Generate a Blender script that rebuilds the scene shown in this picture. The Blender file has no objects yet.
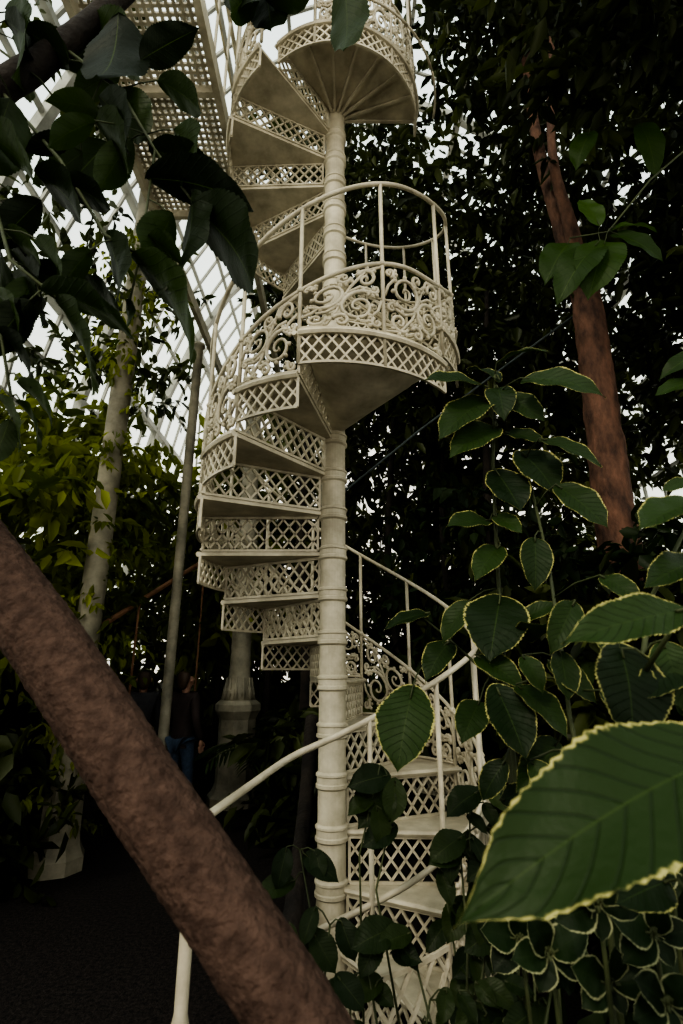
import bpy, math, random
import numpy as np
from mathutils import Vector, Matrix, noise
random.seed(4); rng=np.random.default_rng(7)
sc=bpy.context.scene
PITCH=math.radians(16.9); F=520.0; CH=1.5
def P(u,v,Y):
    """survey point: sight line at (u,v), standing at ground distance Y -> world position"""
    dx=(u-341.5)/F; dz=(512-v)/F
    yd=math.cos(PITCH)-dz*math.sin(PITCH); zd=math.sin(PITCH)+dz*math.cos(PITCH)
    return Vector((dx*Y/yd, Y, CH+zd*Y/yd))
# ---------------------------------------------------------------- materials
def newmat(name):
    m=bpy.data.materials.new(name); m.use_nodes=True; nt=m.node_tree
    return m,nt,nt.nodes['Principled BSDF']
def mat_noise(name,c1,c2,scale=8,rough=.6,bump=.2,bscale=40,metal=0,stretch=None,bdist=.02,spec=.5,lo=.35,hi=.68):
    m,nt,b=newmat(name); N=nt.nodes.new; L=nt.links.new
    tc=N('ShaderNodeTexCoord'); mp=N('ShaderNodeMapping'); L(tc.outputs['Object'],mp.inputs[0])
    if stretch: mp.inputs['Scale'].default_value=stretch
    n=N('ShaderNodeTexNoise'); n.inputs['Scale'].default_value=scale; n.inputs['Detail'].default_value=8; n.inputs['Roughness'].default_value=.62; L(mp.outputs[0],n.inputs[0])
    r=N('ShaderNodeValToRGB'); r.color_ramp.elements[0].color=(*c1,1); r.color_ramp.elements[1].color=(*c2,1)
    r.color_ramp.elements[0].position=lo; r.color_ramp.elements[1].position=hi
    L(n.outputs[0],r.inputs[0]); L(r.outputs[0],b.inputs['Base Color'])
    n2=N('ShaderNodeTexNoise'); n2.inputs['Scale'].default_value=bscale; n2.inputs['Detail'].default_value=5; L(mp.outputs[0],n2.inputs[0])
    bp=N('ShaderNodeBump'); bp.inputs['Strength'].default_value=bump; bp.inputs['Distance'].default_value=bdist
    L(n2.outputs[0],bp.inputs['Height']); L(bp.outputs[0],b.inputs['Normal'])
    b.inputs['Roughness'].default_value=rough; b.inputs['Metallic'].default_value=metal; b.inputs['Specular IOR Level'].default_value=spec
    return m
def mat_leaf(name,dark,light,margin=None,transl=.3,rough=.35,veins=0.0,edge=.975):
    m,nt,b=newmat(name); N=nt.nodes.new; L=nt.links.new
    at=N('ShaderNodeAttribute'); at.attribute_name='leaf'
    sp=N('ShaderNodeSeparateXYZ'); L(at.outputs['Vector'],sp.inputs[0])
    mx=N('ShaderNodeMix'); mx.data_type='RGBA'; mx.inputs[6].default_value=(*dark,1); mx.inputs[7].default_value=(*light,1)
    L(sp.outputs[2],mx.inputs[0]); col=mx.outputs[2]
    if veins>0:
        a=N('ShaderNodeMath'); a.operation='MULTIPLY'; a.inputs[1].default_value=70; L(sp.outputs[1],a.inputs[0])
        a2=N('ShaderNodeMath'); a2.operation='MULTIPLY'; a2.inputs[1].default_value=-15; L(sp.outputs[0],a2.inputs[0])
        a3=N('ShaderNodeMath'); a3.operation='ADD'; L(a.outputs[0],a3.inputs[0]); L(a2.outputs[0],a3.inputs[1])
        s=N('ShaderNodeMath'); s.operation='SINE'; L(a3.outputs[0],s.inputs[0])
        mr=N('ShaderNodeMapRange'); mr.inputs[1].default_value=.82; mr.inputs[2].default_value=1; mr.inputs[3].default_value=0; mr.inputs[4].default_value=veins
        L(s.outputs[0],mr.inputs[0])
        m2=N('ShaderNodeMix'); m2.data_type='RGBA'; m2.inputs[7].default_value=(dark[0]*.7,dark[1]*.7,dark[2]*.7,1)
        L(mr.outputs[0],m2.inputs[0]); L(col,m2.inputs[6]); col=m2.outputs[2]
        tcb=N('ShaderNodeTexCoord'); nb=N('ShaderNodeTexNoise'); nb.inputs['Scale'].default_value=60; nb.inputs['Detail'].default_value=3; L(tcb.outputs['Object'],nb.inputs[0])
        ad=N('ShaderNodeMath'); ad.operation='MULTIPLY_ADD'; L(mr.outputs[0],ad.inputs[0]); ad.inputs[1].default_value=1.0; L(nb.outputs[0],ad.inputs[2])
        bp=N('ShaderNodeBump'); bp.inputs['Strength'].default_value=.5; bp.inputs['Distance'].default_value=.004; bp.invert=True
        L(ad.outputs[0],bp.inputs['Height']); L(bp.outputs[0],b.inputs['Normal'])
        rib=N('ShaderNodeMath'); rib.operation='LESS_THAN'; rib.inputs[1].default_value=.02; L(sp.outputs[0],rib.inputs[0])
        m4=N('ShaderNodeMix'); m4.data_type='RGBA'; m4.inputs[7].default_value=(light[0]*1.3,light[1]*1.15,light[2]*1.2,1); L(rib.outputs[0],m4.inputs[0]); L(col,m4.inputs[6]); col=m4.outputs[2]
    if margin:
        tc=N('ShaderNodeTexCoord'); n=N('ShaderNodeTexNoise'); n.inputs['Scale'].default_value=75; L(tc.outputs['Object'],n.inputs[0])
        q=N('ShaderNodeMath'); q.operation='MULTIPLY'; q.inputs[1].default_value=.26; L(n.outputs[0],q.inputs[0])
        q2=N('ShaderNodeMath'); q2.operation='ADD'; L(q.outputs[0],q2.inputs[0]); L(sp.outputs[0],q2.inputs[1])
        q3=N('ShaderNodeMapRange'); q3.inputs[1].default_value=edge; q3.inputs[2].default_value=edge+.05; L(q2.outputs[0],q3.inputs[0])
        m3=N('ShaderNodeMix'); m3.data_type='RGBA'; m3.inputs[7].default_value=(*margin,1); L(q3.outputs[0],m3.inputs[0]); L(col,m3.inputs[6]); col=m3.outputs[2]
    L(col,b.inputs['Base Color']); b.inputs['Roughness'].default_value=rough
    b.inputs['Specular IOR Level'].default_value=.22
    if transl>0:
        tr=N('ShaderNodeBsdfTranslucent'); L(col,tr.inputs[0]); ms=N('ShaderNodeMixShader'); ms.inputs[0].default_value=transl
        L(b.outputs[0],ms.inputs[1]); L(tr.outputs[0],ms.inputs[2]); L(ms.outputs[0],nt.nodes['Material Output'].inputs[0])
    return m
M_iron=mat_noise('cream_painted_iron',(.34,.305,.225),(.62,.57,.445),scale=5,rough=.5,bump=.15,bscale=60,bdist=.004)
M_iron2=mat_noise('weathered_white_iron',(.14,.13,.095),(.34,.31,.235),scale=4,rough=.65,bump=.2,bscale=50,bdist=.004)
M_bark=mat_noise('brown_bark',(.038,.023,.018),(.105,.067,.052),scale=35,rough=.9,bump=1.0,bscale=80,bdist=.01,spec=.2,lo=.3,hi=.75)
M_red=mat_noise('red_bark',(.04,.02,.014),(.19,.095,.062),scale=9,rough=.85,bump=.9,bscale=30,stretch=(1,1,.4))
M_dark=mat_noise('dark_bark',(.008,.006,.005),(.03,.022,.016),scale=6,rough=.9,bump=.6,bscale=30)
M_soil=mat_noise('soil',(.006,.005,.004),(.022,.016,.011),scale=9,rough=1,bump=.9,bscale=60)
M_path=mat_noise('path_grit',(.005,.004,.004),(.036,.029,.026),scale=45,rough=.85,bump=1,bscale=90,bdist=.01,spec=.2)
M_wall=mat_noise('plinth_stone',(.05,.05,.045),(.11,.11,.1),scale=3,rough=.9,bump=.3)
M_bar=mat_noise('glazing_bar_paint',(.24,.24,.21),(.42,.42,.38),scale=3,rough=.6,bump=.1)
M_wood=mat_noise('rail_wood',(.18,.09,.05),(.34,.18,.1),scale=5,rough=.6,bump=.2)
M_cable=mat_noise('cable',(.02,.03,.03),(.06,.08,.08),rough=.5,bump=0)
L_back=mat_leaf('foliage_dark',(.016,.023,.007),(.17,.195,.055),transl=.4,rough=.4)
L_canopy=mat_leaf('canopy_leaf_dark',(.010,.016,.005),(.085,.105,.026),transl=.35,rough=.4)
L_mid=mat_leaf('foliage_mid',(.035,.06,.010),(.33,.37,.05),transl=.55,rough=.4)
L_near=mat_leaf('foliage_near_dark',(.005,.011,.003),(.038,.068,.013),transl=.4,rough=.45,veins=.3)
L_marg=mat_leaf('variegated_leaf',(.008,.020,.005),(.025,.052,.011),margin=(.42,.40,.16),transl=.2,rough=.5,veins=.45,edge=1.055)
L_vine=mat_leaf('vine_leaf',(.009,.021,.006),(.034,.056,.014),transl=.3,rough=.45,veins=.35)
L_stem=mat_noise('green_stem',(.025,.035,.012),(.06,.075,.025),rough=.7,bump=.1)
# ---------------------------------------------------------------- mesh builder
class MB:
    def __init__(s): s.v=[]; s.f=[]; s.a=[]
    def tube(s,pts,r,n=6,cap=True,closed=False):
        pts=[Vector(p) for p in pts]; k=len(pts); base=len(s.v)
        rs=r if hasattr(r,'__len__') else [r]*k
        up=None
        for i,p in enumerate(pts):
            t=(pts[(i+1)%k]-pts[i-1]) if (closed or 0<i<k-1) else (pts[1]-pts[0] if i==0 else pts[-1]-pts[-2])
            if t.length<1e-9: t=Vector((0,0,1))
            t.normalize()
            if up is None:
                up=Vector((0,0,1)) if abs(t.z)<.9 else Vector((0,1,0))
            a=up-t*up.dot(t)
            if a.length<1e-5: a=Vector((1,0,0))-t*t.x
            a.normalize(); b=t.cross(a); up=a
            for j in range(n):
                w=2*math.pi*(j+.5)/n
                s.v.append(p+(a*math.cos(w)+b*math.sin(w))*rs[i])
        for i in range(k if closed else k-1):
            i2=(i+1)%k
            for j in range(n):
                j2=(j+1)%n
                s.f.append((base+i*n+j,base+i*n+j2,base+i2*n+j2,base+i2*n+j))
        if cap and not closed:
            s.f.append(tuple(base+j for j in range(n-1,-1,-1))); s.f.append(tuple(base+(k-1)*n+j for j in range(n)))
    def box(s,lo,hi,M=None):
        b=len(s.v)
        for z in (lo[2],hi[2]):
            for x,y in ((lo[0],lo[1]),(hi[0],lo[1]),(hi[0],hi[1]),(lo[0],hi[1])):
                p=Vector((x,y,z)); s.v.append(M@p if M else p)
        for q in ((3,2,1,0),(4,5,6,7),(0,1,5,4),(1,2,6,5),(2,3,7,6),(3,0,4,7)): s.f.append(tuple(b+i for i in q))
    def lathe(s,prof,c,n=24):
        b=len(s.v)
        for r,z in prof:
            for j in range(n):
                w=2*math.pi*j/n; s.v.append(Vector((c[0]+r*math.cos(w),c[1]+r*math.sin(w),c[2]+z)))
        for i in range(len(prof)-1):
            for j in range(n):
                j2=(j+1)%n; s.f.append((b+i*n+j,b+i*n+j2,b+(i+1)*n+j2,b+(i+1)*n+j))
        s.f.append(tuple(b+j for j in range(n-1,-1,-1))); s.f.append(tuple(b+(len(prof)-1)*n+j for j in range(n)))
    def obj(s,name,mat,parent=None,smooth=False):
        me=bpy.data.meshes.new(name); me.from_pydata([tuple(v) for v in s.v],[],s.f)
        if s.a:
            at=me.attributes.new('leaf','FLOAT_VECTOR','POINT'); at.data.foreach_set('vector',np.array(s.a,dtype=np.float32).ravel())
        me.materials.append(mat)
        if smooth: me.polygons.foreach_set('use_smooth',[True]*len(me.polygons))
        me.update(); o=bpy.data.objects.new(name,me); sc.collection.objects.link(o)
        if parent: o.parent=parent
        return o
    def leaf(s,base,tip,width,nh,curl=.12,cup=.12,heart=False,nx=8,ny=32,wave=.014):
        base=Vector(base); tip=Vector(tip); d=tip-base; Ln=d.length; d.normalize()
        nh=Vector(nh); n=nh-d*nh.dot(d)
        if n.length<1e-4: n=d.orthogonal()
        n.normalize(); side=d.cross(n); b=len(s.v); rnd=random.random(); ph=random.random()*6
        if Ln>.15: nx=12; ny=72
        for i in range(ny+1):
            t=i/ny
            w=max(0,math.sin(math.pi*min(1,t**.82)))**.72 if t<.82 else max(0,math.sin(math.pi*.82**.82))**.72*max(0,1-(t-.82)/.18)**1.25
            w=max(w,.004)
            if i==0 or i==ny: w=0.004
            for j in range(nx+1):
                x=2*j/nx-1
                off=n*(-curl*Ln*(t-.35)**2*1.6+cup*width*abs(x)**1.4*w + wave*Ln*math.sin(t*17+ph+x*2)*abs(x))
                serr=1+(.08*(((t*ny/3)%1)-.5) if abs(x)>.99 and .04<t<.96 else 0)
                back=-.10*Ln*abs(x)**2*max(0,1-t*5) if heart else 0
                s.v.append(base+d*(Ln*t+back)+side*(x*w*width*.5*serr)+off)
                e=abs(x); endm=max(0,(t-.93)/.07); s.a.append((max(e,endm) if x!=0 else endm*.9,t,rnd))
        for i in range(ny):
            for j in range(nx):
                q=b+i*(nx+1)+j; s.f.append((q,q+1,q+nx+2,q+nx+1))
def empty(name,loc=(0,0,0)):
    e=bpy.data.objects.new(name,None); sc.collection.objects.link(e); e.empty_display_size=.2; return e
# ---------------------------------------------------------------- staircase
XC,YC,R=-.05,3.0,.78
stair=empty('spiral_staircase')
def C(a,r,z): a=math.radians(a); return Vector((XC+r*math.cos(a),YC+r*math.sin(a),CH+z))
LE=322
steps=[(.665+.24*k,154+26*k,180+26*k,R) for k in range(-8,4)]
steps.append((1.625,258,LE,R))
steps+=[(1.625+.23*j,LE+27*(j-1),LE+27*j,R) for j in range(1,11)]
steps.append((4.155,592,722,.62))
def RR(a): return R if a<592 else max(.62,R-.16*(a-592)/25)
def N1(a): return .905+.24*(a-180)/26
def N2(a): return 1.855+.23*(a-LE)/27
hx=[-110,-90,-67,-40,0,45,90,180,239,270,294,315,330,360,380,540,592,640,722]
hz=[-.36,-.27,-.12,.03,.19,.55,.93,1.77,2.27,2.5,2.65,2.72,2.79,3.02,3.2,4.56,5.0,5.15,5.15]
mxx=[-110,-90,-60,-37,0,26,180,240,258,268,294,LE,345,360,592,620,722]
mz=[-1.0,-.875,-.74,-.617,-.42,N1(26)+.3,N1(180)+.3,1.75,1.87,1.95,2.1,2.12,N2(345)+.25,N2(360)+.3,N2(592)+.3,4.62,4.62]
H=lambda a: float(np.interp(a,hx,hz)); MM=lambda a: float(np.interp(a,mxx,mz))
def sm(f,a,w=9): return sum(f(a+d) for d in (-w,-w/2,0,w/2,w))/5
tr=MB(); lat=MB(); ril=MB(); scr=MB(); rail=MB()
def lattice(mb,mp,w,h,sp,r,frame=True,sub=1):
    k=sp
    def seg(p0,p1):
        n=max(1,sub); pts=[mp(p0[0]+(p1[0]-p0[0])*i/n,p0[1]+(p1[1]-p0[1])*i/n) for i in range(n+1)]
        mb.tube(pts,r,4,cap=False)
    sl=1.25
    x=-h/sl
    while x<w:
        x0,y0=x,0; x1,y1=x+h/sl,h
        if x0<0: y0=-x0*sl; x0=0
        if x1>w: y1=h-(x1-w)*sl; x1=w
        if x1-x0>.008: seg((x0,y0),(x1,y1)); seg((x0,h-y0),(x1,h-y1))
        x+=k
    if frame:
        n=max(1,sub*2)
        for t in (0,h): mb.tube([mp(w*i/n,t) for i in range(n+1)],r*1.25,4)
        for s_ in (0,w): mb.tube([mp(s_,0),mp(s_,h)],r*1.25,4)
def sector(mb,z,a0,a1,r0,r1,th):
    n=max(3,int((a1-a0)/4)); b=len(mb.v)
    for i in range(n+1):
        a=a0+(a1-a0)*i/n
        for r,zz in ((r0,z),(r1,z),(r1,z-th),(r0,z-th)): mb.v.append(C(a,r,zz))
    for i in range(n):
        q=b+i*4
        mb.f+= [(q,q+1,q+5,q+4),(q+1,q+2,q+6,q+5),(q+2,q+3,q+7,q+6),(q+3,q,q+4,q+7)]
    mb.f.append((b+3,b+2,b+1,b)); q=b+n*4; mb.f.append((q,q+1,q+2,q+3))
prev=-1.5
for z,a0,a1,r_ in steps:
    sector(tr,z,a0-1.5,a1,.07,r_+.012,.022)
    tr.tube([C(a0-1.5,.07,z-.014),C(a0-1.5,r_+.02,z-.014)],.014,6)
    n=max(4,int((a1-a0)/4))
    tr.tube([C(a0+(a1-a0)*i/n,r_+.012,z-.012) for i in range(n+1)],.017,6)
    hh=z-prev-.03
    lattice(ril,lambda s_,t,a=a0,zz=prev: C(a,.09+s_,zz+.008+t),r_-.1,hh-.01,.072,.0080)
    if z>4.1:
        k=int((a1-a0)/18)
        for i in range(1,k+1):
            a=a0+(a1-a0)*i/(k+.001)
            tr.tube([C(a,.07,z-.05),C(a,r_,z-.03)],.013,4)
    arc=math.radians(1)*r_
    hs=.17 
    segs=max(1,round((a1-a0)/26))
    for q in range(segs):
        b0=a0+(a1-a0)*q/segs; b1=a0+(a1-a0)*(q+1)/segs
        lattice(lat,lambda s_,t,a=b0,zz=z-hs-.01,r2=r_: C(a+s_/arc,r2,zz+t),(b1-b0)*arc,hs-.01,.066,.0078,sub=3)
    prev=z
ap=MB()
for i in range(0,17):
    f=i/16; a=259+(LE-260)*f; bow=max(0,math.sin(math.pi*f))**.6
    for r,z in ((R-.012,1.59),(R*.75,1.56-.10*bow),(R*.4,1.50-.08*bow),(.07,1.42)):
        ap.v.append(C(a,r,z))
for i in range(16):
    for j in range(3):
        q=i*4+j; ap.f.append((q,q+1,q+5,q+4))
o=ap.obj('landing_apron',M_iron,stair,True)
def sample(f,a0,a1,st=3,off=0):
    n=int((a1-a0)/st); return [C(a0+(a1-a0)*i/n,RR(a0+(a1-a0)*i/n),sm(f,a0+(a1-a0)*i/n)+off) for i in range(n+1)]
def ease(pts,k=22,it=6):
    for _ in range(it):
        q=[p.copy() for p in pts]
        for i in range(1,min(k,len(pts)-1)): pts[i]=(q[i-1]+q[i]*2+q[i+1])/4
    return pts
ent=Vector((-.41,1.64,0))
def along(p,q,n=8): return [p.lerp(q,i/n) for i in range(n)]
top=sample(H,-100,718); e=Vector((ent.x,ent.y,CH-.415))
rail.tube([e+Vector((-.02,-.05,-.04))]+ease(along(e,top[0],12)+top),.013,8)
mid=sample(MM,-100,718); e2=Vector((ent.x,ent.y,CH-1.12)); rail.tube(ease(along(e2,mid[0],12)+mid),.012,6)
base_c=[Vector((p.x,p.y,.03)) for p in along(e2,mid[0])+mid[:34]]; rail.tube(base_c,.018,6)
arcR=math.radians(1)*R
lattice(lat,lambda s_,t: C(-104+s_/arcR,R,-1.46+t*(1+.55*s_/(104*arcR))),104*arcR,.36,.10,.0095,sub=8)
for i in range(0,6):
    q=Vector((ent.x,ent.y,0)).lerp(Vector((mid[0].x,mid[0].y,0)),i/6); zt=e2.lerp(mid[0],i/6).z
    rail.tube([Vector((q.x,q.y,.03)),Vector((q.x,q.y,zt))],.008,6)
for a in (-78,):
    rail.tube([C(a,R,-1.47),C(a,R,sm(H,a))],.0100,6)
rail.lathe([(.045,0),(.045,.05),(.03,.07),(.022,.12),(.018,.6),(.028,.62),(.018,.66),(.018,1.06),(.026,1.08),(.018,1.11),(.004,1.12)],(ent.x,ent.y,0),12)
def spiral(c,r,turns,st,dr,n=26,rmin=.12):
    return [(c[0]+r*(1-(1-rmin)*i/n)*math.cos(st+dr*2*math.pi*turns*i/n),c[1]+r*(1-(1-rmin)*i/n)*math.sin(st+dr*2*math.pi*turns*i/n)) for i in range(n+1)]
SP=[((.30,.62),.25,1.7,-2.3,1),((.70,.36),.26,1.7,.9,1),((.80,.80),.14,1.4,2.6,-1),((.17,.17),.13,1.4,.3,-1),
    ((.48,.13),.11,1.3,2.8,-1),((.52,.88),.10,1.3,-.3,-1),((.91,.62),.07,1.2,3.4,1),((.07,.42),.06,1.2,0,1),((.93,.12),.07,1.2,2.0,1),((.07,.92),.07,1.2,-1,1)]
STEM=[[(0,.28),(.12,.33),(.22,.42),(.13,.5)],[(.0,.02),(.3,.05),(.42,.28),(.5,.5),(.6,.7),(.8,.93),(1,.97)],[(.55,.6),(.72,.68),(.86,.62)],[(.45,.4),(.3,.3),(.17,.3)],[(.86,.2),(.95,.3),(1,.45)]]
def panel(bt,tp,a0,a1,flip):
    mp=lambda p: C(a0+(a1-a0)*p[0],RR(a0+1),bt+(tp(a0+(a1-a0)*p[0])-bt)*p[1])
    g=(lambda p:(p[0],p[1])) if not flip else (lambda p:(1-p[0],1-p[1]))
    for c,r,tn,st,dr in SP:
        pts=spiral(c,r,tn,st,dr)
        k=len(pts); scr.tube([mp(g(p)) for p in pts],[.0125-.006*i/k for i in range(k)],5)
        q=pts[-1]; scr.tube([mp(g((q[0]-.015,q[1]))),mp(g(q)),mp(g((q[0]+.015,q[1])))],[.006,.016,.006],6)
        for i in range(1,int(14 if r>.2 else 6),2):
            p=pts[i]; d=(p[0]-c[0],p[1]-c[1]); L_=math.hypot(*d); 
            tx,ty=-d[1]/L_*dr,d[0]/L_*dr
            e=(p[0]+d[0]/L_*.06+tx*.04,p[1]+d[1]/L_*.06+ty*.04); m_=((p[0]+e[0])/2+d[0]/L_*.012,(p[1]+e[1])/2+d[1]/L_*.012)
            if 0<e[0]<1 and 0<e[1]<1: scr.tube([mp(g(p)),mp(g(m_)),mp(g(e))],[.007,.0135,.003],5)
    for stt in STEM:
        scr.tube([mp(g(p)) for p in stt],.009,5)
pc=0
for z,a0,a1,r_ in steps:
    segs=max(1,round((a1-a0)/26))
    for q in range(segs):
        b0=a0+(a1-a0)*q/segs; b1=a0+(a1-a0)*(q+1)/segs; pc+=1
        panel(z+.015,lambda a:sm(MM,a)-.01,b0+.8,b1-.8,pc%2==0)
        rail.tube([C(b0,RR(b0),z-.18),C(b0,RR(b0),sm(H,b0))],.0115,6)
        rail.tube([C(b0,RR(b0),sm(MM,b0)-.015),C(b0,RR(b0),sm(MM,b0)),C(b0,RR(b0),sm(MM,b0)+.015)],[.013,.021,.013],8)
        rail.tube([C(a,RR(a0+1),z+.015) for a in np.linspace(b0,b1,7)],.009,5)
prof=[(.15,0),(.15,.05),(.125,.09),(.11,.16),(.10,.2)]
z=.2; cr=.073
lv=sorted(s[0]+CH for s in steps)
for L_ in lv:
    if L_-.05>z: prof+=[(cr,L_-.055),(cr+.012,L_-.045),(cr+.012,L_-.03),(cr+.006,L_-.025),(cr+.006,L_+.005),(cr+.012,L_+.01),(cr+.012,L_+.02),(cr,L_+.03)]
prof+=[(cr,7.2),(.01,7.25)]
col=MB(); col.lathe(prof,(XC,YC,0),28); col.obj('column',M_iron,stair,False)
tr.obj('treads',M_iron,stair); lat.obj('skirt_lattice',M_iron,stair); ril.obj('riser_lattice',M_iron,stair)
scr.obj('scroll_panels',M_iron,stair,True); rail.obj('handrail',M_iron,stair,True)
# ---------------------------------------------------------------- gallery
gal=empty('gallery_walkway'); g=MB(); gz=5.68; gx0,gx1,gy0,gy1=-1.75,-.92,1.7,3.9
for i in range(int((gx1-gx0)/.05)+1):
    x=gx0+i*.05; g.box((x-.010,gy0,gz-.012),(x+.010,gy1,gz+.012))
for i in range(int((gy1-gy0)/.05)+1):
    y=gy0+i*.05; g.box((gx0,y-.010,gz-.010),(gx1,y+.010,gz+.010))
g.obj('perforated_floor',M_iron,gal)
g=MB()
for x in (gx0,gx1): g.box((x-.025,gy0,gz-.12),(x+.025,6.9,gz+.03))
for i in range(0,3): g.box((gx0,gy0+i*1.1-.02,gz-.09),(gx1,gy0+i*1.1+.02,gz-.015))
for x in (gx0,gx1):
    for i in range(0,8): g.tube([(x,gy0+i*.31,gz),(x,gy0+i*.31,gz+.95)],.012,6)
    g.tube([(x,gy0,gz+.95),(x,gy1,gz+.95)],.018,6); g.tube([(x,gy0,gz+.5),(x,gy1,gz+.5)],.01,6)
g.obj('beams_and_rail',M_iron,gal)
# ---------------------------------------------------------------- columns
def cast_column(x,y,h,r,ph,pr,name):
    e=empty(name); m=MB()
    m.lathe([(pr*1.25,0),(pr*1.25,.10),(pr*1.1,.14),(pr*1.0,.18),(pr*.93,.24),(pr*.90,ph*.5),(pr*.90,ph-.22),(pr*1.02,ph-.16),(pr*1.12,ph-.12),(pr*1.12,ph-.05),(pr*.9,ph)],(x,y,0),8)
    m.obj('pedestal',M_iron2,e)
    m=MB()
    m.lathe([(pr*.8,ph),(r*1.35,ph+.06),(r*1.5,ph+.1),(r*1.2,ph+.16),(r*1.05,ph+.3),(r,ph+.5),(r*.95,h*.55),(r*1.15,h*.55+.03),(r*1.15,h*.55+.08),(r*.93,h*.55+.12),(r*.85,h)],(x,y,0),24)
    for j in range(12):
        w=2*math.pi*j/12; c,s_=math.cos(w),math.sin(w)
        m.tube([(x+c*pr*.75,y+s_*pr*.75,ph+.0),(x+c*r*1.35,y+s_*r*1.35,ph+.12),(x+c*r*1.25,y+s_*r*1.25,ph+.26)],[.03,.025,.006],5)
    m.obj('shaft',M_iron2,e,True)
cast_column(-2.24,4.7,9,.105,1.25,.17,'cast_iron_column')
cast_column(-1.27,6.8,5.6,.125,1.15,.25,'cast_iron_column.001')
m=MB(); m.lathe([(.1,0),(.1,.06),(.058,.1),(.058,5.6),(.08,5.62),(.08,5.66)],(-1.9,6.0,0),14); m.obj('support_pole',M_iron2,None,True)
# ---------------------------------------------------------------- glasshouse shell
def roofprofile():
    pts=[(-4.6,1.2),(-4.6,4.2)]
    for i in range(1,9):
        a=math.pi/2*i/8; pts.append((-4.6+6.6*(1-math.cos(a))*.9,4.2+9*math.sin(a)))
    return pts
rp=roofprofile()
full=rp+[(2.5-(p[0]+1.0)+0.0,p[1]) for p in reversed(rp[:-1])]
Y0,Y1=-4,13
gh=empty('glasshouse_frame'); m=MB()
y=Y0; i=0
while y<=Y1+.01:
    m.tube([(p[0],y,p[1]) for p in full],.10 if i%5==0 else .035,4); y+=.6; i+=1
def resample(pts,d):
    out=[]
    for a,b in zip(pts[:-1],pts[1:]):
        L_=math.hypot(b[0]-a[0],b[1]-a[1]); n=max(1,int(round(L_/d)))
        for i in range(n): out.append((a[0]+(b[0]-a[0])*i/n,a[1]+(b[1]-a[1])*i/n))
    out.append(pts[-1]); return out
for i,p in enumerate(resample(full,.95)): m.tube([(p[0],Y0,p[1]),(p[0],Y1,p[1])],.09 if i%3==0 else .045,4)
xm0,xm1=full[0][0],full[-1][0]
x=xm0
def topz(x): return float(np.interp(x,[p[0] for p in full][1:-1],[p[1] for p in full][1:-1])) if xm0<x<xm1 else 4.2
while x<=xm1: m.tube([(x,Y1,1.2),(x,Y1,topz(x))],.03,4); x+=.7
for z in (1.2,2.4,3.6,4.8,6.0,7.5,9,10.5):
    xa=[q for q in np.linspace(xm0,xm1,80) if topz(q)>=z]; m.tube([(xa[0],Y1,z),(xa[-1],Y1,z)],.035,4)
m.obj('glazing_bars',M_bar,gh)
mg,nt,b=newmat('clear_glass'); tb=nt.nodes.new('ShaderNodeBsdfTransparent'); tb.inputs[0].default_value=(.90,.96,.95,1)
gb=nt.nodes.new('ShaderNodeBsdfGlossy'); gb.inputs['Roughness'].default_value=.1; ms=nt.nodes.new('ShaderNodeMixShader'); ms.inputs[0].default_value=.06
nt.links.new(tb.outputs[0],ms.inputs[1]); nt.links.new(gb.outputs[0],ms.inputs[2]); nt.links.new(ms.outputs[0],nt.nodes['Material Output'].inputs[0])
m=MB()
for p in full: m.v+= [Vector((p[0],Y0,p[1])),Vector((p[0],Y1,p[1]))]
for i in range(len(full)-1): m.f.append((2*i,2*i+1,2*i+3,2*i+2))
m.obj('glass_panes',mg,gh)
m=MB(); m.box((xm0-.15,Y0,0),(xm0+.1,Y1,1.2)); m.obj('wall_left',M_wall)
m=MB(); m.box((xm1-.1,Y0,0),(xm1+.15,Y1,1.2)); m.obj('wall_right',M_wall)
m=MB(); m.box((xm0,Y1-.05,0),(xm1,Y1+.2,1.2)); m.obj('wall_back',M_wall)
m=MB(); m.box((-9,-6,-.3),(12,16,-.02)); m.obj('ground',M_soil)
m=MB(); n=20
for i in range(n+1):
    t=i/n; y=-3+14*t; cx=-1.25-.12*math.sin(t*3)-(t>.6)*(t-.6)*1.0; m.v+= [Vector((cx-.95,y,0)),Vector((cx+1.05,y,0))]
for i in range(n): m.f.append((2*i,2*i+1,2*i+3,2*i+2))
m.obj('floor',M_path)
# ---------------------------------------------------------------- trunks
def trunk(name,pts,rads,mat,n=28,amp=.06,sc_=7,seg=60,fine=0):
    pts=[Vector(p) for p in pts]; k=len(pts)-1; out=[]; rr=[]
    for i in range(seg+1):
        t=i/seg*k; j=min(k-1,int(t)); f=t-j
        p0=pts[max(0,j-1)];p1=pts[j];p2=pts[j+1];p3=pts[min(k,j+2)]
        out.append(.5*((2*p1)+(p2-p0)*f+(2*p0-5*p1+4*p2-p3)*f*f+(3*p1-3*p2+p3-p0)*f**3))
        rr.append(rads[j]*(1-f)+rads[j+1]*f)
    m=MB(); m.tube(out,rr,n)
    for i,v in enumerate(m.v):
        c=out[i//n]; d=v-c; q=noise.fractal(v*sc_,1,2,4)+.3*noise.noise(v*sc_*5)
        if fine: q+=fine*abs(noise.noise(v*42))+fine*.7*noise.noise(v*85)
        m.v[i]=c+d*(1+amp*q)
    return m.obj(name,mat,None,True)
trunk('leaning_trunk',[P(-160,372,1.55),P(0,578,1.25),P(150,800,1.08),P(290,1010,.98),P(440,1262,.93)],[.088,.078,.069,.063,.061],M_bark,n=96,amp=.035,sc_=6,seg=360,fine=1.3)
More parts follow.
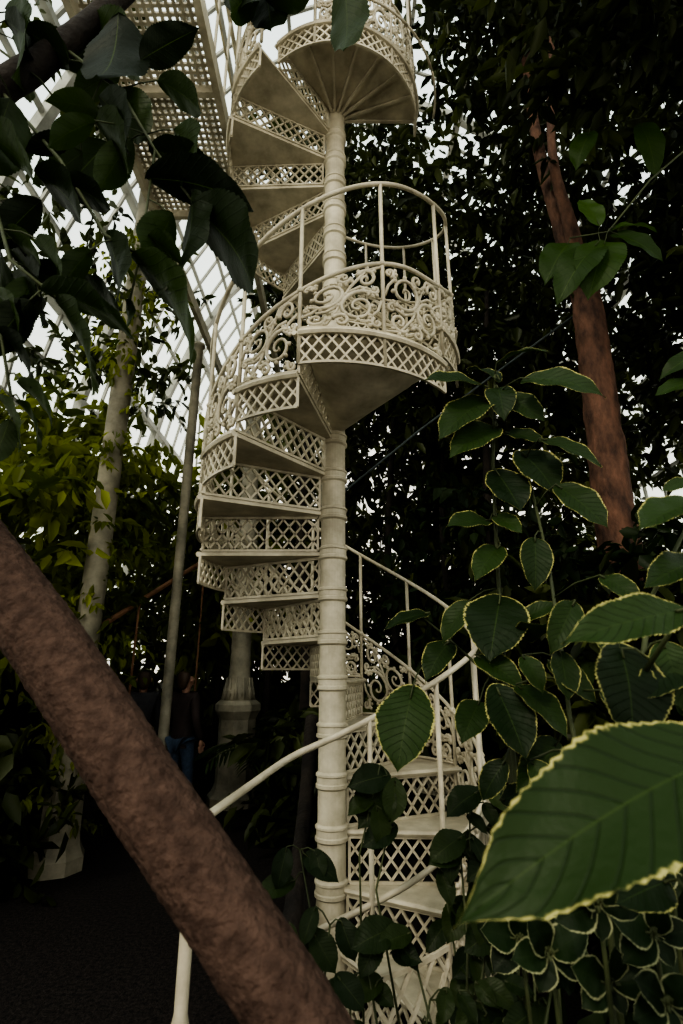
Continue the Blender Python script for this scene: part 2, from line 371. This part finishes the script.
trunk('red_barked_tree',[(2.75,4.9,0),(2.55,4.6,1.2),P(618,540,4.5),P(600,400,4.5),P(584,290,4.5),P(558,215,4.5),P(535,130,4.6),P(520,0,4.8)],[.24,.21,.175,.155,.14,.09,.06,.05],M_red,amp=.10,sc_=5,seg=120,fine=.4)
trunk('red_barked_tree.001',[P(582,275,4.45),P(570,225,4.3),P(552,150,4.2),P(552,30,4.2)],[.1,.07,.045,.03],M_red,amp=.08,sc_=5)
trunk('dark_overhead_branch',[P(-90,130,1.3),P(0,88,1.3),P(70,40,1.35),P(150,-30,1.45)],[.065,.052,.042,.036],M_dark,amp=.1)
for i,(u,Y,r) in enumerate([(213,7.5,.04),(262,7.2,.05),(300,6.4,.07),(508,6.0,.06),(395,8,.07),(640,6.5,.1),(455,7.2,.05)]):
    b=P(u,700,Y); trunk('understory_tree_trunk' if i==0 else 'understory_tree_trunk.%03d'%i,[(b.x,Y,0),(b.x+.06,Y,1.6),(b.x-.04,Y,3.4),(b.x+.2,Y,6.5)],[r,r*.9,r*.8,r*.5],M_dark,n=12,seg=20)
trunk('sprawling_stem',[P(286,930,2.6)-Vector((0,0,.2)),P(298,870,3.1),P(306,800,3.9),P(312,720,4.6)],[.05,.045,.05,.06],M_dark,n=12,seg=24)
m=MB(); m.tube([P(340,495,5.5),P(420,430,5.3),P(500,370,5.1),P(575,315,4.7)],.012,6); m.obj('cable',M_cable)
m=MB(); a=P(95,630,5.4); b=P(205,560,7.2); m.tube([a,b],.03,8)
for t in (0,.33,.66,1):
    q=a.lerp(b,t); m.tube([q,(q.x,q.y,0)],.014,6)
m.obj('path_handrail',M_wood)
# ---------------------------------------------------------------- foliage masses
def foliage(name,boxes,mat,size=(.1,.22),tw=9,droop=.5,aspect=.42):
    V=[];A=[];Fc=[]; base=0
    for (x0,x1,y0,y1,z0,z1,cnt) in boxes:
        nt_=int(cnt/tw); 
        c=np.array([(x0+x1)/2,(y0+y1)/2,(z0+z1)/2]); hwid=np.array([(x1-x0)/2,(y1-y0)/2,(z1-z0)/2])
        s0=rng.uniform(-1,1,(nt_,3)); s0/=np.maximum(1,np.linalg.norm(s0,axis=1)/1.15)[:,None]
        st=c+s0*hwid
        td=rng.normal(0,1,(nt_,3)); td[:,2]=td[:,2]*.5-droop*.6; td/=np.linalg.norm(td,axis=1)[:,None]
        tl=rng.uniform(.3,.7,nt_); br=rng.random(nt_)
        for k in range(tw):
            f=(k+.5)/tw
            b=st+td*(tl*f)[:,None]
            d=rng.normal(0,.75,(nt_,3)); d+=td*.5; d[:,2]-=droop; d/=np.linalg.norm(d,axis=1)[:,None]
            nn=rng.normal(0,.5,(nt_,3)); nn[:,2]+=1; nn-=d*np.sum(nn*d,axis=1)[:,None]; nn/=np.linalg.norm(nn,axis=1)[:,None]+1e-9
            sd=np.cross(d,nn); ln=rng.uniform(size[0],size[1],nt_)[:,None]; w=ln*aspect*.5
            vs=np.stack([b, b+d*ln*.3+sd*w+nn*w*.35, b+d*ln*.68+sd*w*.75+nn*w*.2, b+d*ln-nn*ln*.12, b+d*ln*.68-sd*w*.75+nn*w*.2, b+d*ln*.3-sd*w+nn*w*.35],axis=1)
            vs=vs.reshape(-1,3); vs[:,2]=np.maximum(vs[:,2],.01); V.append(vs)
            col=np.clip(br**1.5*.7+rng.random(nt_)*.3,0,1)
            at=np.zeros((nt_,6,3)); at[:,:,2]=col[:,None]; at[:,:,0]=.5; A.append(at.reshape(-1,3))
            idx=base+np.arange(nt_)[:,None]*6; base+=nt_*6
            Fc.append(np.concatenate([idx+np.array([[0,1,2,3]]),idx+np.array([[0,3,4,5]])],axis=0))
    V=np.concatenate(V);A=np.concatenate(A);Fc=np.concatenate(Fc)
    V[:,0]=np.clip(V[:,0],-4.45,xm1-.15); V[:,1]=np.clip(V[:,1],None,12.9)
    me=bpy.data.meshes.new(name); me.vertices.add(len(V)); me.vertices.foreach_set('co',V.astype(np.float32).ravel())
    me.loops.add(Fc.size); me.loops.foreach_set('vertex_index',Fc.astype(np.int32).ravel())
    me.polygons.add(len(Fc)); me.polygons.foreach_set('loop_start',np.arange(0,Fc.size,4,dtype=np.int32))
    me.update(calc_edges=True)
    at=me.attributes.new('leaf','FLOAT_VECTOR','POINT'); at.data.foreach_set('vector',A.astype(np.float32).ravel())
    me.materials.append(mat); o=bpy.data.objects.new(name,me); sc.collection.objects.link(o); return o
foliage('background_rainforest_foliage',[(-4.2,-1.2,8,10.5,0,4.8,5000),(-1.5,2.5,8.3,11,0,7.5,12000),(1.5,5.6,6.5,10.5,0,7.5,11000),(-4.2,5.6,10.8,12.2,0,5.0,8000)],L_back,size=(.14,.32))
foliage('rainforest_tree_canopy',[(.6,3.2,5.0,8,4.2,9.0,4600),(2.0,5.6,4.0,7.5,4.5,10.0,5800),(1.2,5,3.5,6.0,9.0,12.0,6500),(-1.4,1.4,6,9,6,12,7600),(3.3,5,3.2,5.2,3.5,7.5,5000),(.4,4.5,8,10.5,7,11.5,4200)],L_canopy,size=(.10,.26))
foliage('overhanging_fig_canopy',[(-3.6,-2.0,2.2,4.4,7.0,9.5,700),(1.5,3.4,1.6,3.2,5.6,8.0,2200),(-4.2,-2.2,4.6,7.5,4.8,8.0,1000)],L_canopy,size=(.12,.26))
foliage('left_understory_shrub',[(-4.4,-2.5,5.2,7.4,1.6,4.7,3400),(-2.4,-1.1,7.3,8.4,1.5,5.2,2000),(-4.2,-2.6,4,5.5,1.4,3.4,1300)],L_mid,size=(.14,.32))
foliage('bed_shrub',[(-4.4,-2.7,3.2,6.4,0,1.9,3500),(-2.4,-2.0,6.2,7.0,0,.5,300),(1.1,3.2,3.4,5.8,0,2.2,4500),(-.6,.6,4.8,7.5,0,1.2,2000),(-2.7,-2.35,3.9,4.5,0,.8,350)],L_canopy,size=(.12,.3))
foliage('right_understory_shrub',[(.6,2.2,4.6,6.2,1.0,3.6,1600),(1.7,3.4,3.0,4.6,.6,2.6,1600),(1.0,1.7,1.9,2.8,0,1.0,900)],L_vine,size=(.10,.22),aspect=.5)
foliage('climbing_vine',[(-2.42,-2.06,4.5,4.8,.2,6.5,1500)],L_mid,size=(.06,.14),droop=.9)
# ---------------------------------------------------------------- hand-built shrubs
def shrub(name,leaves,stems,mat,hint=(0,-.75,.65)):
    e=empty(name); m=MB(); s=MB()
    sp_=[]
    for st,r in stems:
        for i in range(len(st)-1):
            A=P(*st[i]);B=P(*st[i+1])
            for f in (0,.25,.5,.75,1): sp_.append(A.lerp(B,f))
    for (bu,bv,bY,tu,tv,tY,w) in leaves:
        b=P(bu,bv,bY); t=P(tu,tv,tY); h=Vector(hint)+Vector((random.uniform(-.3,.3),0,random.uniform(-.25,.25)))
        m.leaf(b,t,(t-b).length*w,h,heart=(w>.62),curl=random.uniform(.1,.3))
        best=min(sp_,key=lambda q:(q-b).length)
        s.tube([best,(best+b)/2+Vector((0,0,.01)),b,b.lerp(t,.12)],.0025,5)
    for st,r in stems:
        pts=[P(*q) for q in st]; s.tube(pts,[r*(1-.5*i/len(pts)) for i in range(len(pts))],8)
    m.obj('leaves',mat,e,True); s.obj('stems',L_stem,e,True)
LV=[(500,598,1.55,490,656,1.42,.8),(530,640,1.5,541,615,1.35,.6),(497,688,1.4,528,757,1.3,.68),(516,684,1.4,572,730,1.3,.6),(475,655,1.5,525,683,1.4,.55),
(548,660,1.3,600,700,1.25,.5),(522,655,1.35,545,690,1.3,.6),(412,690,1.6,396,768,1.5,.75),(535,536,1.5,537,588,1.45,.55),(497,472,1.6,522,508,1.5,.75),
(522,452,1.6,558,488,1.5,.75),(556,484,1.5,610,524,1.4,.55),(540,438,1.5,604,460,1.4,.42),(490,396,1.6,438,432,1.5,.5),(486,386,1.6,424,374,1.5,.5),
(497,362,1.6,545,342,1.5,.6),(520,378,1.5,606,382,1.35,.42),(500,380,1.6,470,362,1.7,.5),(498,425,1.6,450,450,1.5,.5),(505,395,1.6,545,418,1.5,.5),
(497,385,1.6,505,412,1.5,.55),(490,520,1.6,448,522,1.5,.5),(494,515,1.6,522,530,1.5,.5),(500,545,1.6,475,575,1.5,.5),(505,432,1.6,545,440,1.5,.5),
(622,648,1.0,640,742,.93,.82),(690,608,.85,566,634,.8,.36),(662,640,1.0,690,712,.95,.6),(575,600,1.3,553,650,1.25,.5),(600,575,1.3,645,600,1.2,.45),
(745,740,.66,458,890,.56,.37),(655,815,.95,690,868,.9,.7),(610,760,1.2,560,770,1.2,.5),(700,500,1.1,640,520,1.0,.45),(705,560,1.1,650,575,1.0,.4),(690,480,1.2,662,490,1.2,.5),
(560,740,1.4,520,790,1.35,.6),(480,700,1.6,462,740,1.5,.6),(585,800,1.3,540,830,1.2,.6),(470,600,1.6,440,640,1.6,.55),(450,640,1.7,425,675,1.6,.55),
(560,650,1.3,570,700,1.25,.6),(600,690,1.2,650,735,1.15,.55),(530,760,1.35,560,800,1.3,.6),(505,760,1.4,480,800,1.4,.6),(690,660,1.0,640,690,.95,.5),
(430,612,1.7,385,624,1.6,.35),(520,620,1.5,560,600,1.45,.5),(590,620,1.25,620,660,1.2,.55),(640,760,1.0,600,800,.95,.6),(560,880,1.2,520,915,1.15,.65),(500,800,1.45,540,790,1.4,.6),(670,880,.95,620,900,.9,.6)]
ST=[([(530,1120,1.5),(520,820,1.5),(505,680,1.55),(497,560,1.6),(493,470,1.62),(495,375,1.62)],.008),
([(640,1180,1.2),(600,850,1.25),(570,720,1.35),(560,640,1.4),(548,560,1.5),(525,460,1.6)],.007),
([(700,1000,.9),(680,800,.9),(640,680,1.0),(650,600,1.1),(690,520,1.15)],.007),
([(755,920,.7),(752,800,.68),(745,740,.66)],.006),([(505,690,1.55),(450,640,1.7),(420,670,1.65)],.005),([(450,640,1.7),(420,615,1.7)],.004),([(640,680,1.0),(690,600,.88)],.005)]
shrub('variegated_copperleaf_shrub',LV,ST,L_marg)
L2=[];S2=[]
random.seed(11)
for cu,cv,Y in [(598,905,1.0),(655,935,1.05),(550,955,1.1),(668,1005,.95),(610,985,1.05),(668,860,1.15),(520,940,1.3)]:
    S2.append(([(cu+30,cv+260,Y),(cu+8,cv+60,Y+.02),(cu,cv,Y)],.005)); n=5; o_=random.random()*6
    for i in range(n):
        w=o_+i*2*math.pi/n; l=random.uniform(36,50)
        L2.append((cu+6*math.cos(w),cv+4*math.sin(w),Y,cu+l*math.cos(w),cv+l*.85*math.sin(w),Y-.02,.85))
L_marg2=mat_leaf('variegated_small_leaf',(.007,.016,.005),(.014,.032,.009),margin=(.30,.31,.18),transl=.2,rough=.5,veins=.2,edge=.99)
shrub('variegated_polyscias_shrub',L2,S2,L_marg2)
L3=[];S3=[]
for cu,cv,Y in [(300,850,2.2),(330,925,2.0),(300,940,2.0),(365,950,1.9),(395,800,2.1),(445,890,2.0),(410,940,1.9),(350,995,1.8),(470,960,1.9),(380,765,2.2),(470,810,2.0),(490,880,1.9),(500,970,1.7),(530,900,1.7),(540,850,1.8),(460,850,1.9),(510,830,1.9),(475,1000,1.6),(520,1000,1.5),(430,1000,1.7),(560,940,1.5),(490,920,1.8)]:
    S3.append(([(cu+random.uniform(-20,30),1150,Y-.2),(cu+random.uniform(-25,25),cv+90,Y-.05),(cu,cv,Y)],.0045))
    for i in range(4 if cu<460 else 7):
        w=random.uniform(0,6.28); l=random.uniform(22,44); dv=random.uniform(-20,40); du=random.uniform(-20,20)
        L3.append((cu+du,cv+dv,Y,cu+du+l*math.cos(w),cv+dv+abs(l*math.sin(w))*.9+8,Y-.05,random.choice([.7,.55,.6])))
shrub('heartleaf_vine',L3,S3,L_vine)
L4=[(196,205,1.25,274,292,1.15,.46),(196,195,1.25,178,305,1.2,.42),(150,175,1.25,266,198,1.2,.40),(140,255,1.2,222,365,1.15,.40),(128,300,1.2,130,335,1.2,.5),
(178,130,1.3,194,190,1.25,.6),(150,150,1.3,220,165,1.25,.4),(120,20,1.3,105,100,1.25,.5),(140,60,1.3,196,28,1.3,.5),(345,-20,1.5,350,66,1.5,.35),(262,-30,1.5,275,45,1.5,.38),
(60,300,1.1,108,392,1.05,.42),(45,288,1.1,146,328,1.05,.38),(108,235,1.2,130,305,1.15,.45),(100,110,1.3,50,98,1.3,.5),(120,90,1.3,152,145,1.3,.5),(60,180,1.2,118,208,1.2,.44),
(40,200,1.2,-10,250,1.2,.5),(30,300,1.1,-20,360,1.1,.5),(20,380,1.1,64,424,1.1,.5),(0,330,1.1,44,384,1.1,.5),(70,140,1.25,24,150,1.25,.5),(130,140,1.3,95,195,1.3,.44),
(90,250,1.15,56,290,1.15,.5),(170,215,1.25,146,280,1.2,.5),(10,100,1.2,-20,180,1.2,.6),(5,230,1.2,46,264,1.2,.5),(160,80,1.3,210,112,1.3,.48),(70,60,1.3,25,28,1.3,.5),(10,420,1.1,-10,470,1.1,.5),(20,400,1.1,50,450,1.1,.48),
(0,290,1.1,30,345,1.1,.5),(40,240,1.15,80,300,1.12,.45),(150,235,1.2,190,262,1.18,.45),(0,395,1.1,30,450,1.1,.45)]
random.seed(21)
for i in range(34):
    u=random.uniform(-10,120); v=random.uniform(-10,300)*(1 if u<90 else .5); w=random.uniform(0,6.28); l=random.uniform(45,85); Y=random.uniform(1.1,1.5)
    if i%4==0: continue
    L4.append((u,v,Y,u+l*math.cos(w)*.8,v+l*(.35+.65*abs(math.sin(w))),Y-.04,random.uniform(.42,.55)))
for i in range(4):
    u=random.uniform(230,300); v=random.uniform(-40,10); w=random.uniform(0,6.28); l=random.uniform(40,60)
    L4.append((u,v,1.45,u+l*math.cos(w),v+l*abs(math.sin(w)),1.4,.5))
S4=[([(60,45,1.35),(120,90,1.3),(155,150,1.27),(195,205,1.25)],.007),([(0,90,1.3),(60,160,1.22),(105,235,1.18),(140,255,1.2)],.007),([(-20,150,1.2),(10,260,1.12),(60,300,1.1)],.006),
([(-30,200,1.15),(0,330,1.1),(15,420,1.1)],.005),([(100,15,1.4),(160,60,1.33)],.005),([(150,-40,1.5),(262,-60,1.55),(345,-60,1.55)],.006),([(155,150,1.27),(140,255,1.2),(128,310,1.2)],.004),
([(-40,20,1.25),(40,80,1.3),(80,130,1.35),(110,60,1.4)],.005)]
shrub('overhanging_broadleaf_branch',L4,S4,L_near,hint=(0,.3,1))
L5=[(612,232,2.6,668,254,2.5,.45),(606,238,2.6,590,290,2.5,.55),(600,240,2.6,556,290,2.5,.42),(610,228,2.6,660,222,2.6,.42),(600,225,2.6,580,195,2.7,.4),(700,380,1.6,655,392,1.6,.5),(705,350,1.6,660,372,1.6,.4),(640,120,3,660,170,3,.4),(570,240,2.7,545,275,2.6,.5),(590,130,3,575,165,3,.5)]
S5=[([(720,120,2.9),(650,180,2.7),(608,232,2.6),(570,238,2.7)],.008),([(760,300,1.7),(702,365,1.6)],.006),([(700,60,3.1),(640,118,3),(590,128,3)],.006)]
shrub('hanging_branch',L5,S5,mat_leaf('canopy_bright_leaf',(.02,.045,.008),(.045,.09,.016),transl=.4,rough=.45,veins=.3))
def frond(name,base,dirs,Ln,mat):
    e=empty(name); m=MB(); s=MB()
    for d in dirs:
        d=Vector(d).normalized(); pts=[]
        for i in range(14):
            t=i/13; pts.append(Vector(base)+d*Ln*t+Vector((0,0,-.55*Ln*t*t)))
        s.tube(pts,[.012*(1-.8*i/14) for i in range(14)],5)
        for i in range(2,14):
            p=pts[i]; tg=(pts[i]-pts[i-1]).normalized(); sd=tg.cross(Vector((0,0,1))).normalized()
            for sg in (-1,1):
                l=Ln*.38*(1-abs(i/13-.45)); q=p+(sd*sg*.8+tg*.7+Vector((0,0,-.35))).normalized()*l
                m.leaf(p,q,.03,(0,0,1),nx=2,ny=5,wave=0)
    s.tube([Vector(base)+Vector((0,0,.02)),(base[0],base[1],0)],.035,8)
    m.obj('leaflets',mat,e,True); s.obj('midribs',L_stem,e,True)
def dirs(n,el=.7): return [(math.cos(i*6.283/n+.4),math.sin(i*6.283/n+.4),el+.3*random.random()) for i in range(n)]
frond('palm',(-.75,5.9,.6),dirs(9),.9,L_vine)
frond('palm.001',(.9,5.2,1.0),dirs(9),1.1,L_vine)
frond('palm.002',(3.1,5.6,2.6),dirs(9),1.6,L_vine)
# ---------------------------------------------------------------- visitors
M_j1=mat_noise('dark_jacket',(.02,.02,.025),(.045,.045,.05),rough=.8); M_j2=mat_noise('brown_jacket',(.022,.014,.013),(.04,.026,.024),rough=.8)
M_jn=mat_noise('blue_jeans',(.03,.05,.085),(.055,.085,.14),rough=.85,scale=30); M_skin=mat_noise('skin',(.30,.17,.12),(.36,.21,.15),rough=.5,bump=.05)
M_hair=mat_noise('brown_hair',(.03,.018,.01),(.07,.04,.02),rough=.6,scale=30,stretch=(4,4,.5)); M_shoe=mat_noise('shoe_leather',(.01,.01,.01),(.03,.025,.02),rough=.5)
def skin(name,V,E,Rr,mat,parent,root=0,sub=2):
    me=bpy.data.meshes.new(name); me.from_pydata(V,E,[]); o=bpy.data.objects.new(name,me); sc.collection.objects.link(o)
    o.parent=parent; me.materials.append(mat)
    md=o.modifiers.new('skin','SKIN'); md.use_smooth_shade=True
    for i,sv in enumerate(me.skin_vertices[0].data):
        r=Rr[i]; sv.radius=r if hasattr(r,'__len__') else (r,r); sv.use_root=(i==root)
    s=o.modifiers.new('sub','SUBSURF'); s.levels=sub; s.render_levels=sub
    return o
def visitor(name,x,y,h,yaw,jm,stride=.12):
    e=empty(name); S=h/1.7
    V=[(0,0,.95),(0,.01,1.12),(0,0,1.3),(0,0,1.42),(-.17,0,1.39),(-.225,.02,1.12),(-.23,-.08,.90),(.17,0,1.39),(.225,-.02,1.12),(.235,-.12,.93),(0,0,.86)]
    E=[(0,1),(1,2),(2,3),(2,4),(4,5),(5,6),(2,7),(7,8),(8,9),(0,10)]
    skin('jacket',V,E,[(.15,.11),(.14,.1),(.16,.11),(.075,.07),.07,.052,.042,.07,.052,.042,(.165,.12)],jm,e)
    V=[(0,0,.92),(-.09,0,.86),(-.1,-stride*.4,.5),(-.1,stride*.2-stride*.6,.1),(.09,0,.86),(.1,stride*.2,.5),(.1,stride,.11)]
    skin('jeans',V,[(0,1),(1,2),(2,3),(0,4),(4,5),(5,6)],[(.14,.11),.095,.065,.05,.095,.065,.05],M_jn,e)
    skin('neck_and_head',[(0,.0,1.40),(0,0,1.48),(0,-.01,1.56),(0,-.02,1.64),(0,-.125,1.575),(0,-.098,1.605)],[(0,1),(1,2),(2,3),(2,5),(5,4)],[.055,.052,(.078,.09),(.07,.08),.012,.012],M_skin,e)
    m=MB()
    for sx in (-1,1):
        m.tube([(sx*.08,-.01,1.60),(sx*.092,0,1.575),(sx*.08,0,1.55)],[.01,.017,.008],8)
        m.tube([(sx*.032,-.098,1.59),(sx*.032,-.104,1.59)],.010,8)
    m.tube([(-.025,-.098,1.53),(0,-.104,1.528),(.025,-.098,1.53)],.006,6); m.obj('ears_eyes_mouth',M_skin,e,True)
    skin('hair',[(0,.02,1.68),(0,.05,1.62),(0,.065,1.53),(0,.06,1.46)],[(0,1),(1,2),(2,3)],[(.078,.065),(.093,.08),(.085,.05),(.05,.03)],M_hair,e)
    for hx_,hy_,hz_ in ((-.23,-.08,.90),(.235,-.12,.93)):
        skin('palm',[(hx_,hy_,hz_),(hx_,hy_-.015,hz_-.08)],[(0,1)],[.026,(.02,.036)],M_skin,e)
        for i in range(4):
            fy=hy_-.045+.024*i; l=(.065,.078,.072,.056)[i]
            skin('finger',[(hx_,fy,hz_-.07),(hx_,fy-.004,hz_-.09-l*.4),(hx_,fy-.014,hz_-.09-l)],[(0,1),(1,2)],[.010,.009,.008],M_skin,e,sub=1)
        skin('thumb',[(hx_,hy_-.04,hz_-.03),(hx_,hy_-.065,hz_-.06),(hx_,hy_-.07,hz_-.095)],[(0,1),(1,2)],[.013,.011,.009],M_skin,e,sub=1)
    for fx,fy in ((-.1,-stride*.4),(.1,stride)):
        skin('shoe',[(fx,fy+.04,.045),(fx,fy-.05,.05),(fx,fy-.17,.035)],[(0,1),(1,2)],[.045,.045,.034],M_shoe,e,sub=2)
    e.location=(x,y,0); e.scale=(S,S,S); e.rotation_euler=(0,0,yaw)
visitor('visitor_walking',-1.70,6.0,1.50,math.radians(150),M_j2)
visitor('visitor_standing',-2.20,6.1,1.50,math.radians(200),M_j1,.04)
# ---------------------------------------------------------------- light
w=bpy.data.worlds.new('overcast_sky'); sc.world=w; w.use_nodes=True; bg=w.node_tree.nodes['Background']
tc=w.node_tree.nodes.new('ShaderNodeTexCoord'); sp=w.node_tree.nodes.new('ShaderNodeSeparateXYZ'); rp_=w.node_tree.nodes.new('ShaderNodeValToRGB')
w.node_tree.links.new(tc.outputs['Generated'],sp.inputs[0]); w.node_tree.links.new(sp.outputs[2],rp_.inputs[0]); w.node_tree.links.new(rp_.outputs[0],bg.inputs[0])
rp_.color_ramp.elements[0].color=(.98,.92,.78,1); rp_.color_ramp.elements[1].color=(.93,.97,.95,1); bg.inputs[1].default_value=3.0
def sun(name,e,az,el,ang,colr):
    l=bpy.data.lights.new(name,'SUN'); l.energy=e; l.angle=math.radians(ang); l.color=colr; o=bpy.data.objects.new(name,l); sc.collection.objects.link(o)
    a=math.radians(az); q=math.radians(el); d=Vector((math.cos(a)*math.cos(q),math.sin(a)*math.cos(q),math.sin(q)))
    o.rotation_euler=d.to_track_quat('Z','Y').to_euler(); o.location=d*20; return o
sun('sun_through_haze',3.0,-122,40,12,(1,.88,.70))
cam=bpy.data.cameras.new('camera'); co=bpy.data.objects.new('camera',cam); sc.collection.objects.link(co); sc.camera=co
co.location=(0,0,CH); co.rotation_euler=(math.pi/2+PITCH,0,0); cam.sensor_fit='VERTICAL'; cam.sensor_height=36; cam.lens=F/1024*36; cam.clip_start=.05
cam.dof.use_dof=True; cam.dof.focus_distance=2.9; cam.dof.aperture_fstop=3.5
sc.view_settings.view_transform='AgX'
try: sc.view_settings.look='AgX - High Contrast'
except Exception: pass
sc.view_settings.exposure=-.9
